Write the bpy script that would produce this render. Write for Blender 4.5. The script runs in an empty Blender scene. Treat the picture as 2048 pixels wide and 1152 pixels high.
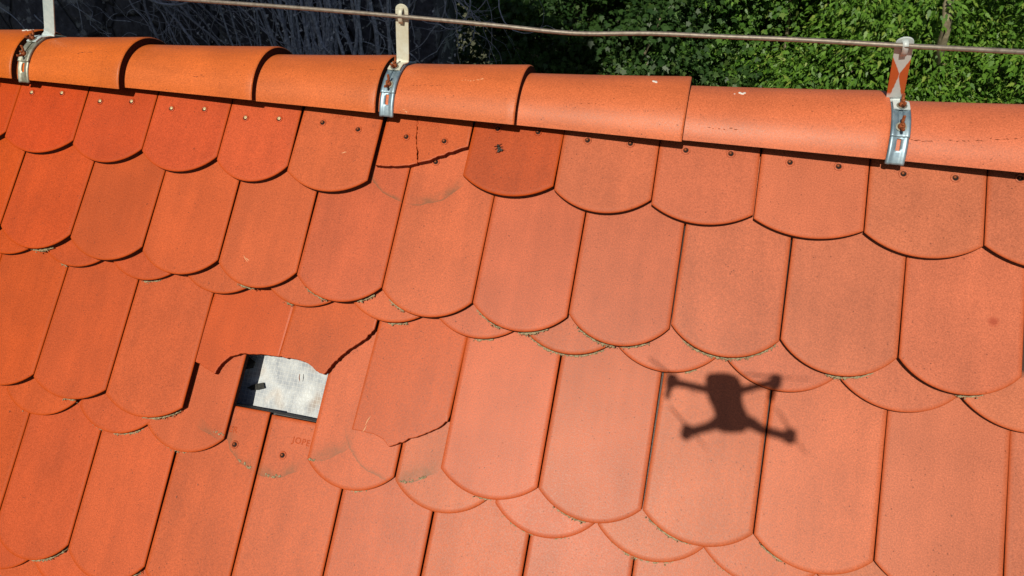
import bpy, bmesh, math, random
import numpy as np
from mathutils import Vector, Matrix
R = math.radians
S = bpy.context.scene
# ------------------------------------------------------------------ camera
cam = bpy.data.cameras.new('camera'); co = bpy.data.objects.new('camera', cam); S.collection.objects.link(co)
cam.sensor_width = 36; cam.lens = 24.25; cam.clip_start = 0.01; cam.clip_end = 2000
co.matrix_world = Matrix(((0.96458658, -0.1423203, 0.22207582, 1.49992412),
                          (0.26376644, 0.52046139, -0.81212511, -1.12994831),
                          (0.0, 0.84194113, 0.53956939, 0.56265705), (0, 0, 0, 1)))
S.camera = co
# ------------------------------------------------------------------ sky, sun, exposure
SUN = Vector((0.08471115, 0.77446438, -0.62692021))
w = bpy.data.worlds.new('World'); S.world = w; w.use_nodes = True
sky = w.node_tree.nodes.new('ShaderNodeTexSky'); sky.sky_type = 'NISHITA'; sky.sun_disc = False
sky.sun_elevation = R(38.8); sky.sun_rotation = R(186.2)
bg = w.node_tree.nodes['Background']; w.node_tree.links.new(sky.outputs[0], bg.inputs[0]); bg.inputs[1].default_value = 0.05
sl = bpy.data.lights.new('sun', 'SUN'); sl.energy = 5.0; sl.angle = R(0.56); sl.color = (1, 0.94, 0.77)
so = bpy.data.objects.new('sun', sl); S.collection.objects.link(so); so.rotation_euler = SUN.to_track_quat('-Z', 'Y').to_euler()
so.location = (-2, -12, 12)
S.view_settings.view_transform = 'Standard'; S.view_settings.look = 'None'
S.view_settings.exposure = -0.31; S.view_settings.gamma = 1
S.render.engine = 'CYCLES'; S.cycles.max_bounces = 6

# ------------------------------------------------------------------ helpers
def tag(o, label=None, cat=None, group=None, kind=None):
    if label: o['label'] = label
    if cat: o['category'] = cat
    if group: o['group'] = group
    if kind: o['kind'] = kind
    return o
def link(o, parent=None):
    S.collection.objects.link(o)
    if parent is not None: o.parent = parent
    return o
def mesh_obj(name, verts, faces, mat, parent=None, smooth=False):
    me = bpy.data.meshes.new(name); me.from_pydata([tuple(v) for v in verts], [], faces); me.update()
    if mat: me.materials.append(mat)
    if smooth: me.shade_smooth()
    return link(bpy.data.objects.new(name, me), parent)
def bm_obj(name, bm, mat, parent=None, smooth=False):
    me = bpy.data.meshes.new(name); bm.to_mesh(me); bm.free()
    if mat: me.materials.append(mat)
    if smooth: me.shade_smooth()
    return link(bpy.data.objects.new(name, me), parent)
def empty(name, loc, label, cat, group=None):
    o = link(bpy.data.objects.new(name, None)); o.location = loc; o.empty_display_size = .05
    return tag(o, label, cat, group)
def tube(pts, rad, n=8, cap=True):
    """verts, faces of a tube along pts; rad a number or a list"""
    pts = [Vector(p) for p in pts]; m = len(pts); rad = [rad] * m if isinstance(rad, (int, float)) else rad
    V, F = [], []; prev = None
    for i, p in enumerate(pts):
        t = (pts[min(i + 1, m - 1)] - pts[max(i - 1, 0)]).normalized()
        if prev is None: a = t.orthogonal().normalized()
        else:
            a = prev - t * prev.dot(t); a = a.normalized() if a.length > 1e-6 else t.orthogonal().normalized()
        prev = a; b = t.cross(a)
        for k in range(n):
            an = 2 * math.pi * k / n; V.append(p + (a * math.cos(an) + b * math.sin(an)) * rad[i])
    for i in range(m - 1):
        for k in range(n):
            F.append((i * n + k, i * n + (k + 1) % n, (i + 1) * n + (k + 1) % n, (i + 1) * n + k))
    if cap: F.append(tuple(range(n - 1, -1, -1))); F.append(tuple(range((m - 1) * n, m * n)))
    return V, F
class MB:
    def __init__(s): s.V = []; s.F = []
    def add(s, VF):
        o = len(s.V); s.V += list(VF[0]); s.F += [tuple(i + o for i in f) for f in VF[1]]; return s
    def box(s, c, d, M=None):
        vs = [Vector((c[0] + sx * d[0] / 2, c[1] + sy * d[1] / 2, c[2] + sz * d[2] / 2)) for sx in (-1, 1) for sy in (-1, 1) for sz in (-1, 1)]
        if M: vs = [M @ v for v in vs]
        return s.add((vs, [(0, 1, 3, 2), (4, 6, 7, 5), (0, 4, 5, 1), (2, 3, 7, 6), (0, 2, 6, 4), (1, 5, 7, 3)]))
    def build(s, name, mat, parent=None, smooth=False): return mesh_obj(name, s.V, s.F, mat, parent, smooth)
def bevel(o, wd, seg=2):
    m = o.modifiers.new('b', 'BEVEL'); m.width = wd; m.segments = seg; m.limit_method = 'ANGLE'; return o

# ------------------------------------------------------------------ materials
class NT:
    def __init__(s, name):
        s.m = bpy.data.materials.new(name); s.m.use_nodes = True; s.t = s.m.node_tree; s.b = s.t.nodes['Principled BSDF']
    def n(s, ty, **kw):
        x = s.t.nodes.new('ShaderNode' + ty)
        for k, v in kw.items(): setattr(x, k, v)
        return x
    def set(s, sock, v):
        if isinstance(v, bpy.types.NodeSocket): s.t.links.new(v, sock)
        elif isinstance(v, (tuple, list)) and len(v) == 3 and sock.type == 'RGBA': sock.default_value = (*v, 1)
        else: sock.default_value = v
    def math(s, op, a, b=None, clamp=False):
        x = s.n('Math', operation=op, use_clamp=clamp); s.set(x.inputs[0], a)
        if b is not None: s.set(x.inputs[1], b)
        return x.outputs[0]
    def noise(s, vec, scale, detail=3, rough=.55):
        x = s.n('TexNoise'); s.set(x.inputs['Vector'], vec); x.inputs['Scale'].default_value = scale
        x.inputs['Detail'].default_value = detail; x.inputs['Roughness'].default_value = rough; return x.outputs[0]
    def ramp(s, f, a, b, lo=0., hi=1.):
        x = s.n('MapRange'); s.set(x.inputs[0], f)
        for i, v in enumerate((a, b, lo, hi)): x.inputs[i + 1].default_value = v
        return x.outputs[0]
    def mix(s, f, a, b, mode='MIX'):
        x = s.n('Mix', data_type='RGBA', blend_type=mode); s.set(x.inputs[0], f); s.set(x.inputs[6], a); s.set(x.inputs[7], b); return x.outputs[2]
    def bump(s, h, strength, dist):
        x = s.n('Bump'); x.inputs['Strength'].default_value = strength; x.inputs['Distance'].default_value = dist; s.set(x.inputs['Height'], h); return x.outputs[0]
    def out(s, col=None, rough=None, metal=None, normal=None, spec=None):
        for k, v in (('Base Color', col), ('Roughness', rough), ('Metallic', metal), ('Normal', normal), ('Specular IOR Level', spec)):
            if v is not None: s.set(s.b.inputs[k], v)
        return s.m
def vec_mul(t, v, k):
    x = t.n('VectorMath', operation='MULTIPLY'); t.set(x.inputs[0], v); x.inputs[1].default_value = k; return x.outputs[0]

CLAY = (0.495, 0.0585, 0.0032)
def clay(name, stains=(), along='y', band_from=9.):
    """fired clay with engobe; object colour tints each tile; stains = dirt arcs (cx, cy, r, width, lo-angle x range)"""
    t = NT(name)
    tc = t.n('TexCoord').outputs['Object']; oi = t.n('ObjectInfo')
    off = t.n('VectorMath', operation='ADD'); t.set(off.inputs[0], tc)
    cmb = t.n('CombineXYZ'); r10 = t.math('MULTIPLY', oi.outputs['Random'], 37.0)
    t.set(cmb.inputs[0], r10); t.set(cmb.inputs[1], r10); t.set(cmb.inputs[2], r10); t.set(off.inputs[1], cmb.outputs[0])
    p = off.outputs[0]
    streak = t.noise(vec_mul(t, p, (1, .16, 1) if along == 'y' else (.2, 1, 1)), 34, 3)
    blotch = t.noise(p, 9, 3)
    grain = t.noise(p, 520, 2, .7)
    grain2 = t.noise(p, 400, 2, .6)
    col = t.mix(1.0, (*CLAY,), oi.outputs['Color'], 'MULTIPLY')
    f = t.math('MULTIPLY', t.ramp(streak, .3, .7, .92, 1.06), t.ramp(blotch, .3, .7, .91, 1.08))
    f = t.math('MULTIPLY', f, t.ramp(grain, .35, .65, .85, 1.15))
    f = t.math('MULTIPLY', f, t.ramp(grain2, .35, .65, .87, 1.13))
    v = t.n('VectorMath', operation='SCALE'); t.set(v.inputs[0], col); t.set(v.inputs[3], f); col = v.outputs[0]
    # pale mineral bloom: grains of lighter engobe
    pale = t.math('MULTIPLY', t.ramp(t.noise(p, 300, 2, .8), .52, .8, 0, 1), t.ramp(t.noise(p, 14, 2), .4, .7, .02, .14), clamp=True)
    col = t.mix(pale, col, (.62, .22, .12))
    # burnt specks
    vo = t.n('TexVoronoi'); t.set(vo.inputs['Vector'], p); vo.inputs['Scale'].default_value = 130
    sp = t.math('MULTIPLY', t.ramp(vo.outputs['Distance'], .10, .2, 1, 0), t.ramp(t.noise(p, 45, 2), .48, .66, 0, .75), clamp=True)
    col = t.mix(sp, col, (.10, .022, .01))
    vo2 = t.n('TexVoronoi'); t.set(vo2.inputs['Vector'], p); vo2.inputs['Scale'].default_value = 30
    sp2 = t.math('MULTIPLY', t.ramp(t.math('ADD', vo2.outputs['Distance'], t.math('MULTIPLY', grain2, .08)), .08, .12, 1, 0), t.ramp(t.noise(p, 22, 1), .62, .68, 0, .7), clamp=True)
    col = t.mix(sp2, col, (.07, .018, .01))
    if band_from < 5:
        sd = t.n('SeparateXYZ'); t.set(sd.inputs[0], tc)
        band = t.math('MULTIPLY', t.ramp(t.math('ABSOLUTE', sd.outputs[0]), .022, .027, 1, 0), t.ramp(sd.outputs[1], band_from, band_from + .015))
        col = t.mix(t.math('MULTIPLY', band, .95), col, (.022, .012, .008))  # dark band along the tile's middle, beneath the joint above
    rim = t.n('Attribute', attribute_name='rim').outputs['Fac']
    col = t.mix(t.math('MULTIPLY', rim, .55), col, (.45, .066, .006))
    rough = t.math('ADD', t.ramp(grain2, .3, .7, .42, .54), t.math('MULTIPLY', rim, .25))
    if stains:
        sx = t.n('SeparateXYZ'); t.set(sx.inputs[0], tc); n1 = t.noise(tc, 30, 2); n2 = t.noise(tc, 300, 3)
        for (cx, cy, r, wd, x0, x1, amt) in stains:
            dx = t.math('SUBTRACT', sx.outputs[0], cx); dy = t.math('SUBTRACT', sx.outputs[1], cy)
            d = t.math('SQRT', t.math('ADD', t.math('MULTIPLY', dx, dx), t.math('MULTIPLY', dy, dy)))
            d = t.math('ADD', d, t.math('MULTIPLY', t.math('SUBTRACT', n1, .5), .012))
            inner = t.ramp(d, r - wd, r, 0, 1); outer = t.ramp(d, r, r + .002, 1, 0)
            line = t.math('MULTIPLY', t.ramp(d, r - .003, r, 0, 1), outer)
            f = t.math('MULTIPLY', t.math('MULTIPLY', inner, outer), t.ramp(n1, .36, .62, .08, .8))
            f = t.math('MAXIMUM', f, t.math('MULTIPLY', line, t.ramp(n2, .3, .55, .45, 1)))
            f = t.math('MULTIPLY', f, t.math('MULTIPLY', t.ramp(sx.outputs[0], x0, x0 + .02, 0, 1), t.ramp(sx.outputs[0], x1 - .02, x1, 1, 0)))
            if r < .02: f = t.ramp(d, r * .45, r * 1.1, 1, 0)
            if r > .02: f = t.math('MULTIPLY', f, t.ramp(dy, -.005, -.03, 0, 1))
            col = t.mix(t.math('MULTIPLY', f, amt, clamp=True), col, (.20, .085, .038) if r > .02 else (.33, .04, .012))
    h = t.math('ADD', t.math('MULTIPLY', grain, .5), t.math('ADD', grain2, t.math('MULTIPLY', sp2, -1.5)))
    return t.out(col, rough, 0, t.bump(h, .22, .0007), t.math('MULTIPLY', .37, t.math('SUBTRACT', 1.0, t.math('MULTIPLY', rim, .85))))
M_CLAY = clay('terracotta'); M_UNDER = clay('terracotta_under_layer', band_from=.044); M_RIDGE = clay('ridge_terracotta', along='x')
def simple(name, c1, c2, scale, rough=.8, bump=.3, dist=.003, metal=0, detail=4, spec=.4, lo=.35, hi=.65):
    t = NT(name); p = t.n('TexCoord').outputs['Object']; n = t.noise(p, scale, detail, .65)
    return t.out(t.mix(t.ramp(n, lo, hi), c1, c2), rough, metal, t.bump(n, bump, dist), spec)
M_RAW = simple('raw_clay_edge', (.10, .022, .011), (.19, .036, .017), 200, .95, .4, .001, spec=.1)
M_MORTAR = simple('moss_and_mortar', (.19, .145, .075), (.52, .43, .28), 330, .95, .8, .003)
M_EDGE_SHADE = simple('shaded_raw_clay', (.030, .012, .009), (.075, .024, .015), 240, .95, .4, .001, spec=.1)  # raw clay darkened to paint in the shade on side faces and undersides
M_DARK = simple('hole_dark', (.012, .006, .005), (.02, .01, .008), 200, .95)
M_RUST = simple('rusty_steel', (.22, .05, .016), (.40, .12, .04), 260, .75, .5, .001, metal=.25)
M_NAIL = simple('pale_nail', (.50, .34, .16), (.72, .58, .36), 500, .5, .2, .0005, metal=.2)
M_ZINC = simple('zinc', (.17, .255, .34), (.36, .46, .54), 40, .46, .2, .0008, metal=.55)
M_ZINCB = simple('bright_zinc', (.62, .66, .68), (.76, .78, .78), 60, .2, .06, .0004, metal=1)
M_ZINCW = simple('weathered_zinc', (.60, .56, .44), (.70, .70, .62), 45, .55, .12, .0005, metal=.15)
M_ZINCS = simple('sky_tinted_zinc', (.46, .56, .60), (.62, .70, .72), 45, .5, .12, .0005, metal=.15)  # blue of the reflected sky painted into the post's base colour
M_ZINCY = simple('yellowed_zinc', (.26, .25, .19), (.42, .43, .38), 90, .5, .2, .0006, metal=.6)
M_WIRE = simple('dull_wire', (.19, .155, .13), (.30, .26, .225), 140, .5, .15, .0005, metal=.45)
M_WOOD = simple('grey_batten', (.07, .065, .07), (.13, .12, .12), 60, .85, .4, .002)
M_FELT = simple('black_felt', (.018, .018, .02), (.05, .05, .045), 160, .9, .6, .002)
M_FLY = simple('fly_black', (.008, .008, .008), (.03, .025, .02), 900, .4)
M_DROP = simple('white_dropping', (.72, .68, .64), (.85, .83, .8), 300, .8)
M_SCUFF = simple('scuff', (.14, .04, .02), (.32, .075, .025), 400, .9)
M_SCR = simple('pale_scratch', (.8, .42, .22), (.85, .5, .3), 400, .9)
M_DRONE = simple('grey_plastic', (.30, .30, .31), (.34, .34, .35), 90, .5, .05, .0003)
M_BLK = simple('black_plastic', (.02, .02, .02), (.03, .03, .03), 90, .4, .05, .0003)

# ------------------------------------------------------------------ roof frame
VW = Vector((0, -.6549139, -.7557034)); NW = Vector((0, -.7557034, .6549139)); UW = Vector((1, 0, 0))
def P(u, v, wn=0.): return UW * u + VW * v + NW * wn
TILT = .0912; TH = .0125
def tile_matrix(uc, vs, wn, rot, tilt=TILT):
    y = -VW * math.cos(tilt) - NW * math.sin(tilt); z = NW * math.cos(tilt) - VW * math.sin(tilt)
    M = Matrix((UW, y, z)).transposed().to_4x4(); M.translation = P(uc, vs, wn)
    return M @ Matrix.Rotation(rot, 4, 'Z')

def poly_tile(name, outline, mat, raw=(), th=TH, soft=True, jag=None):
    """outline ccw (x,y); raw = indices of edges that are broken (no rounding)"""
    n = len(outline); pts = [Vector((x, y)) for x, y in outline]
    nrm = []
    for i in range(n):
        a = (pts[i] - pts[i - 1]).normalized(); b = (pts[(i + 1) % n] - pts[i]).normalized()
        na = Vector((-a.y, a.x)); nb = Vector((-b.y, b.x)); ra = ((i - 1) % n) in raw; rb = i in raw
        if ra and rb: m = (na + nb) * .08
        else:
            d = max(.35, 1 + na.dot(nb)); m = (na + nb) / d
            if ra or rb: m *= .5
        nrm.append(m)
    prof = [(0, -th), (0, -.0024), (.0003, -.0014), (.001, -.0008), (.003, -.0003), (.008, 0)] if soft else [(0, -th), (0, -.0006), (.0008, 0)]
    V, F = [], []
    for ins, z in prof:
        for i in range(n): V.append((*(pts[i] + nrm[i] * ins), z))
    for k in range(len(prof) - 1):
        for i in range(n): F.append((k * n + i, k * n + (i + 1) % n, (k + 1) * n + (i + 1) % n, (k + 1) * n + i))
    me = bpy.data.meshes.new(name); F.append(tuple(range(n - 1, -1, -1))); nf = len(F); F.append(tuple(range((len(prof) - 1) * n, len(prof) * n)))
    me.from_pydata(V, [], F); me.materials.append(mat); me.materials.append(M_RAW); me.materials.append(M_EDGE_SHADE)
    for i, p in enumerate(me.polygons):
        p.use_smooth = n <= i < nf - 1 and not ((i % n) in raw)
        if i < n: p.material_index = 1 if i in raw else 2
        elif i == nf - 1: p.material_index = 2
    if soft:
        at = me.attributes.new('rim', 'FLOAT', 'POINT')
        for k, v_ in enumerate((1, 1, 1, .9, .45, 0)):
            for i in range(n):
                if not (i in raw or (i - 1) % n in raw): at.data[k * n + i].value = v_
    bm = bmesh.new(); bm.from_mesh(me); bm.faces.ensure_lookup_table()
    big = [f for f in bm.faces if len(f.verts) > 4]; bmesh.ops.triangulate(bm, faces=big, ngon_method='EAR_CLIP'); bm.to_mesh(me); bm.free()
    return me
def arc_pts(wd, h, n=22):
    r = (wd * wd / 4 + h * h) / (2 * h); a = math.asin(min(1, wd / 2 / r))
    return [(r * math.sin(-a + 2 * a * i / n), (r - h) - r * math.cos(-a + 2 * a * i / n)) for i in range(n + 1)]
def tile_outline(wd, h, L): return arc_pts(wd, h) + [(wd / 2, L), (-wd / 2, L)]
rnd = random.Random(7)
def crust(parent, wd, h, spans, seed):
    rg = random.Random(seed); r = (wd * wd / 4 + h * h) / (2 * h); a = math.asin(wd / 2 / r)
    for (f0, f1) in spans:
        pts, rad = [], []; m = max(5, int((f1 - f0) * 60))
        for i in range(m + 1):
            f = f0 + (f1 - f0) * i / m; an = -a + 2 * a * f; e = .003 + .0016 * rg.random(); q = r + e - .0028
            pts.append((q * math.sin(an), (r - h) - q * math.cos(an), -TH + .0008 + .001 * rg.random()))
            rad.append((.0008 + .0030 * rg.random() ** 2.5) * (math.sin(math.pi * (i + .6) / (m + 1.2)) ** .4))
        mb = MB(); mb.add(tube(pts, rad, 6))
        for _ in range(int(m * 1.2)):
            i = rg.randrange(m + 1); c = Vector(pts[i]) + Vector((rg.uniform(-.004, .004), rg.uniform(-.004, .002), rg.uniform(-.001, .0015)))
            s = rg.uniform(.0006, .0019); mb.add(tube([c + Vector((0, 0, -s)), c, c + Vector((0, 0, s * .8))], [s * .5, s, s * .4], 5))
        mb.build('mortar_crust', M_MORTAR, parent, True)
def crumbs(parent, cx, cy, r, a0, a1, n, seed):
    rg = random.Random(seed); mb = MB()
    for _ in range(n):
        a = R(rg.uniform(a0, a1)); q = r - abs(rg.gauss(0, .0022)); c = Vector((cx + q * math.sin(a), cy - q * math.cos(a), 0)); e = rg.uniform(.0008, .0026)
        mb.add(tube([c + Vector((0, 0, -.0004)), c + Vector((e * .2, 0, e * .4)), c + Vector((e * .3, 0, e * .75))], [e, e * .95, e * .45], 6))
    mb.build('mortar_crust', M_MORTAR, parent, True)
def nail_hole(parent, x, y, filled):
    ring = MB(); n = 14; pts = [(x + .0066 * math.cos(2 * math.pi * i / n), y + .0066 * math.sin(2 * math.pi * i / n), .0002) for i in range(n + 1)]
    ring.add(tube(pts, .0016, 6, False)); h = ring.build('nail_hole', parent.data.materials[0], parent, True); h.color = parent.color
    cup = MB(); cup.add(tube([(x, y, -.002), (x, y, .0004)], .0046, 14)); cup.build('recess', M_DARK, h)
    hd = MB(); k = .0036 if filled else .0021; ox = -.001 if not filled else .0006
    hd.add(tube([(x + ox, y + .0008, 0), (x + ox, y + .0008, .0018), (x + ox, y + .0008, .0024)], [k, k, k * .6], 10)); hd.build('nail', M_NAIL if filled else M_RUST, h)
def text_mark(parent, x, y, size, rot=0.):
    cu = bpy.data.curves.new('stamped_word', 'FONT'); cu.body = 'JOPER'; cu.size = size; cu.extrude = .00025; cu.offset = .00025; cu.space_character = 1.12
    cu.align_x = 'CENTER'; cu.align_y = 'CENTER'
    tmp = bpy.data.objects.new('t', cu); S.collection.objects.link(tmp); dg = bpy.context.evaluated_depsgraph_get()
    me = bpy.data.meshes.new_from_object(tmp.evaluated_get(dg)); bpy.data.objects.remove(tmp)
    me.materials.clear(); me.materials.append(M_STAMP)
    o = link(bpy.data.objects.new('stamped_word', me), parent); o.location = (x, y, .0001); o.rotation_euler = (0, 0, rot)
M_STAMP = simple('stamped_clay', (.38, .055, .014), (.52, .10, .03), 500, .9)
def ordinal(n): return ['first', 'second', 'third', 'fourth', 'fifth', 'sixth', 'seventh', 'eighth', 'ninth', 'tenth', 'eleventh', 'twelfth', 'thirteenth'][n - 1]
def col(u):   # random tile tone, plus sun sheen painted as a salmon shift to the right
    k = max(0., min(1., u / 1.9)); j = rnd.uniform(-.06, .06)
    return (1.0 + .02 * rnd.uniform(-1, 1) + j, 1.0 + j + rnd.uniform(-.07, .07) + 1.2 * k ** .8, 1.0 + j + rnd.uniform(-.12, .12) + 18 * k ** .9, 1)
def make_tile(name, L_, R_, tip, length, wn, label, cat, group, gap=.0014, rot=None, mat=None, tint=None, tilt=TILT):
    """L_, R_ = (u, v, lean) of the two joints at shoulder height"""
    if L_[0] > 1.0 and gap < .004: gap = min(gap, .0021)
    uc = (L_[0] + R_[0]) / 2; vs = (L_[1] + R_[1]) / 2; wd = R_[0] - L_[0] - gap; h = max(.02, tip - vs)
    if rot is None: rot = math.atan((L_[2] + R_[2]) / 2) * .8
    o = link(bpy.data.objects.new(name, poly_tile(name, tile_outline(wd, h, length), mat or M_CLAY)))
    o.matrix_world = tile_matrix(uc, vs, wn, rot, tilt); o.color = tint or col(uc)
    tag(o, label, cat, group); o['dims'] = (wd, h); return o, (uc, vs, wd, h)

# measured joints (u, v, lean) in metres on the roof plane
J0 = {-1: (-.187, -.024, .06), 0: (-.0058, -.0244, .0693), 1: (.1806, -.018, .074), 2: (.3608, -.0239, .0377), 3: (.5458, -.0231, .0531), 4: (.7122, -.0204, .02), 5: (.8957, -.0042, -.0248), 6: (1.0815, -.046, -.0294), 7: (1.2635, -.043, .0029), 8: (1.4437, -.0327, .0224), 9: (1.6213, -.0304, .0037), 10: (1.8006, -.022, -.0048), 11: (1.9819, -.0261, -.0009), 12: (2.163, -.026, 0)}
J1 = {-1: (-.128, .186, .04), 0: (.0552, .1855, .0408), 1: (.2419, .183, .0188), 2: (.4253, .1905, .0302), 3: (.6085, .191, .0393), 4: (.7859, .1909, .0148), 5: (.968, .1955, -.0029), 6: (1.1495, .1965, .0075), 7: (1.3287, .1942, .0032), 8: (1.5085, .1815, .0029), 9: (1.689, .1788, -.0127), 10: (1.8713, .1765, -.014), 11: (2.0501, .1799, 0)}
J2 = {-1: (-.119, .487, .03), 0: (.061, .487, .03), 1: (.241, .4863, .0376), 2: (.4222, .489, .0243), 3: (.605, .493, .0321), 4: (.786, .496, .0175), 5: (.9662, .497, .0154), 6: (1.1462, .4983, .0088), 7: (1.3262, .4987, .004), 8: (1.5063, .4976, -.0047), 9: (1.6861, .4988, -.02), 10: (1.867, .5016, -.0209), 11: (2.047, .5, -.01), 12: (2.228, .5, 0)}
J3 = {0: (.062, .796, .04), 1: (.243, .796, .04), 2: (.424, .7959, .0474), 3: (.6032, .7985, .0338), 4: (.7845, .798, .02), 5: (.9635, .8, .015), 6: (1.1445, .8, .01), 7: (1.3235, .8, 0), 8: (1.5053, .8, 0), 9: (1.686, .8, 0), 10: (1.866, .8, 0), 11: (2.046, .8, 0)}
T0 = {-1: .012, 0: .013, 1: .016, 2: .017, 3: .019, 4: .021, 6: -.014, 7: -.003, 8: -.004, 9: -.002, 10: .008, 11: .004}
T1 = {-1: .227, 0: .226, 1: .226, 2: .231, 3: .233, 4: .234, 5: .236, 6: .235, 7: .232, 8: .222, 9: .223, 10: .222}
C1 = {0: (.068, .246), 1: (.252, .249), 2: (.430, .253), 3: (.612, .255), 4: (.802, .253), 5: (.985, .256), 6: (1.161, .259), 7: (1.333, .260), 8: (1.505, .263), 9: (1.698, .263), 10: (1.879, .264), 11: (2.062, .264)}
T2 = {-1: .522, 0: .522, 1: .519, 2: .523, 6: .534, 7: .536, 8: .535, 9: .538, 10: .539, 11: .538}
C2 = {1: (.257, .566), 2: (.446, .568), 3: (.611, .574), 5: (.970, .575), 6: (1.150, .578), 7: (1.342, .580), 8: (1.525, .579), 9: (1.702, .579), 10: (1.878, .58)}

# ---------------- course under the ridge: short tiles with nail holes
HOLES = {-1: [(-.069, -.137)], 0: [(.032, -.132), (.114, -.133)], 1: [(.220, -.126), (.301, -.129)], 2: [(.405, -.125), (.486, -.128)], 3: [(.588, -.120), (.666, -.123)], 4: [(.765, -.124), (.846, -.117)], 6: [(1.132, -.147), (1.212, -.149)], 7: [(1.311, -.142), (1.391, -.143)], 8: [(1.492, -.141), (1.571, -.142)], 9: [(1.671, -.137), (1.751, -.138)], 10: [(1.854, -.136), (1.934, -.138)], 11: [(2.030, -.148)]}
GAP0 = {1: .002, 4: .006, 6: .004}
for k in T0:
    if k == 6: lab = 'deep red short clay tile with a black fly on it, below the ridge'
    elif k == -1: lab = 'short clay tile cut by the left edge of the photo below the ridge'
    elif k == 4: lab = 'short clay tile left of the cracked one, its right side edge standing open'
    elif k == 11: lab = 'short clay tile cut by the right edge of the photo below the ridge'
    elif k == 10: lab = 'short clay tile directly below the rightmost metal bracket, two open nail holes'
    elif k < 4: lab = 'short clay tile with two pale nail heads, %s whole one from the left' % ordinal(k + 1)
    else: lab = 'short clay tile with two dark nail holes, %s to the right of the fly' % ordinal(k - 6)
    o, (uc, vs, wd, h) = make_tile('ridge_course_tile', J0[k], J0[k + 1], T0[k], .155, -.005 + (.004 if k == 4 else 0), lab, 'roof tile', 'short tiles under the ridge', gap=GAP0.get(k, .0016))
    if k == 6: o.color = (.82, .98, 2.4, 1)
    if k < 4: o.color = (o.color[0] * 1.03, o.color[1] * .9, o.color[2] * .9, 1)
    for hx, hy in HOLES[k]: nail_hole(o, hx - uc, vs - hy, k < 4)
    if k == 4: text_mark(o, .809 - uc, vs + .142, .014, -.08)
# the tile that broke: two pieces still nailed
def piece(name, pts, wn, raw, label, cat, group, tint=None, mat=None, org=None):
    uc = sum(p[0] for p in pts) / len(pts) if org is None else org[0]; vs = pts[0][1] if org is None else org[1]
    loc = [(u - uc, (vs - v)) for u, v in pts]
    area = sum(loc[i - 1][0] * loc[i][1] - loc[i][0] * loc[i - 1][1] for i in range(len(loc)))
    assert area > 0, name
    o = link(bpy.data.objects.new(name, poly_tile(name, loc, mat or M_CLAY, raw))); o.matrix_world = tile_matrix(uc, vs, wn, 0); o.color = tint or col(uc)
    return tag(o, label, cat, group), (uc, vs)
def mm(l): return [(a / 1000, b / 1000) for a, b in l]
def jagged(pts, raw, step=.0045, amp=.0013, seed=1):
    rg = random.Random(seed); out, nr = [], []
    for i, p in enumerate(pts):
        q = pts[(i + 1) % len(pts)]; out.append(p); L = math.dist(p, q)
        if i in raw:
            m = max(1, int(L / step * rg.uniform(.5, 1.3))); nx, ny = (q[1] - p[1]) / L, -(q[0] - p[0]) / L
            nr.append(len(out) - 1)
            for j in range(1, m):
                e = rg.uniform(-amp, amp) * rg.choice([.3, .5, 1, 1.5]); f = (j + rg.uniform(-.35, .35)) / m; out.append((p[0] + (q[0] - p[0]) * f + nx * e, p[1] + (q[1] - p[1]) * f + ny * e)); nr.append(len(out) - 1)
    return out, set(nr)
B1, r1 = jagged(mm([(899.6, -46.8), (918, -47.2), (939.9, -49.1), (962, -53.5), (985.3, -60.2), (978.7, -87.3), (969.4, -117.5), (962.3, -172), (899.1, -172)]), {0, 1, 2, 3, 4, 5, 6}, seed=2)
o, (uc, vs) = piece('broken_tile_piece', B1, -.0085, r1, 'left piece of a cracked short tile below the ridge, one nail hole, no rounded end', 'roof tile', 'broken pieces under the ridge', (1, 1.45, 5.6, 1))
nail_hole(o, .950 - uc, vs + .113, False)
B2, r2 = jagged(mm([(987.1, -61.4), (1009.7, -68.9), (1028.3, -80.1), (1056.5, -94.3), (1080.9, -106.0), (1080.5, -172), (963.9, -172), (971.0, -117.7), (980.3, -87.5)]), {0, 1, 2, 3, 6, 7, 8}, seed=3)
o, (uc, vs) = piece('broken_tile_piece', B2, -.008, r2, 'right piece of a cracked short tile below the ridge, stamped with five letters', 'roof tile', 'broken pieces under the ridge', (1, 1.47, 5.8, 1))
nail_hole(o, 1.031 - uc, vs + .111, False); text_mark(o, .990 - uc, vs + .146, .0165, -.1)
# fly
fl = MB(); 
for c, s in (((0, 0, .003), .0035), ((0, .005, .0032), .0026), ((0, -.005, .0028), .003)):
    fl.add(tube([(c[0], c[1] - s * 1.2, c[2]), (c[0], c[1] - s * .6, c[2]), c, (c[0], c[1] + s * .7, c[2]), (c[0], c[1] + s * 1.2, c[2])], [s * .3, s * .85, s, s * .8, s * .3], 8))
for sx in (-1, 1):
    for yy, e in ((.003, .004), (0, 0), (-.003, -.005)): fl.add(tube([(0, yy, .003), (sx * .004, yy + e * .5, .005), (sx * .0085, yy + e, .0004)], .0006, 4))
fo = fl.build('fly', M_FLY, None, True); fo.matrix_world = tile_matrix(1.144, -.107, .0005 - .012, .5)
wg = MB(); wg.add(([(0.0005, .001, .0055), (.006, -.008, .005), (.002, -.010, .005), (-.0005, .001, .0055), (-.006, -.008, .005), (-.002, -.010, .005), (.0006, .001, .0058), (.006, -.008, .0053), (.002, -.010, .0053), (-.0006, .001, .0058), (-.006, -.008, .0053), (-.002, -.010, .0053)], [(0, 1, 2), (3, 5, 4), (6, 8, 7), (9, 10, 11), (0, 6, 7, 1), (1, 7, 8, 2), (2, 8, 6, 0), (3, 4, 10, 9), (4, 5, 11, 10), (5, 3, 9, 11)])); wg.build('wings', M_FLY, fo)
tag(fo, 'small black fly sitting on the dark red short tile below the ridge', 'fly')

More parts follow.
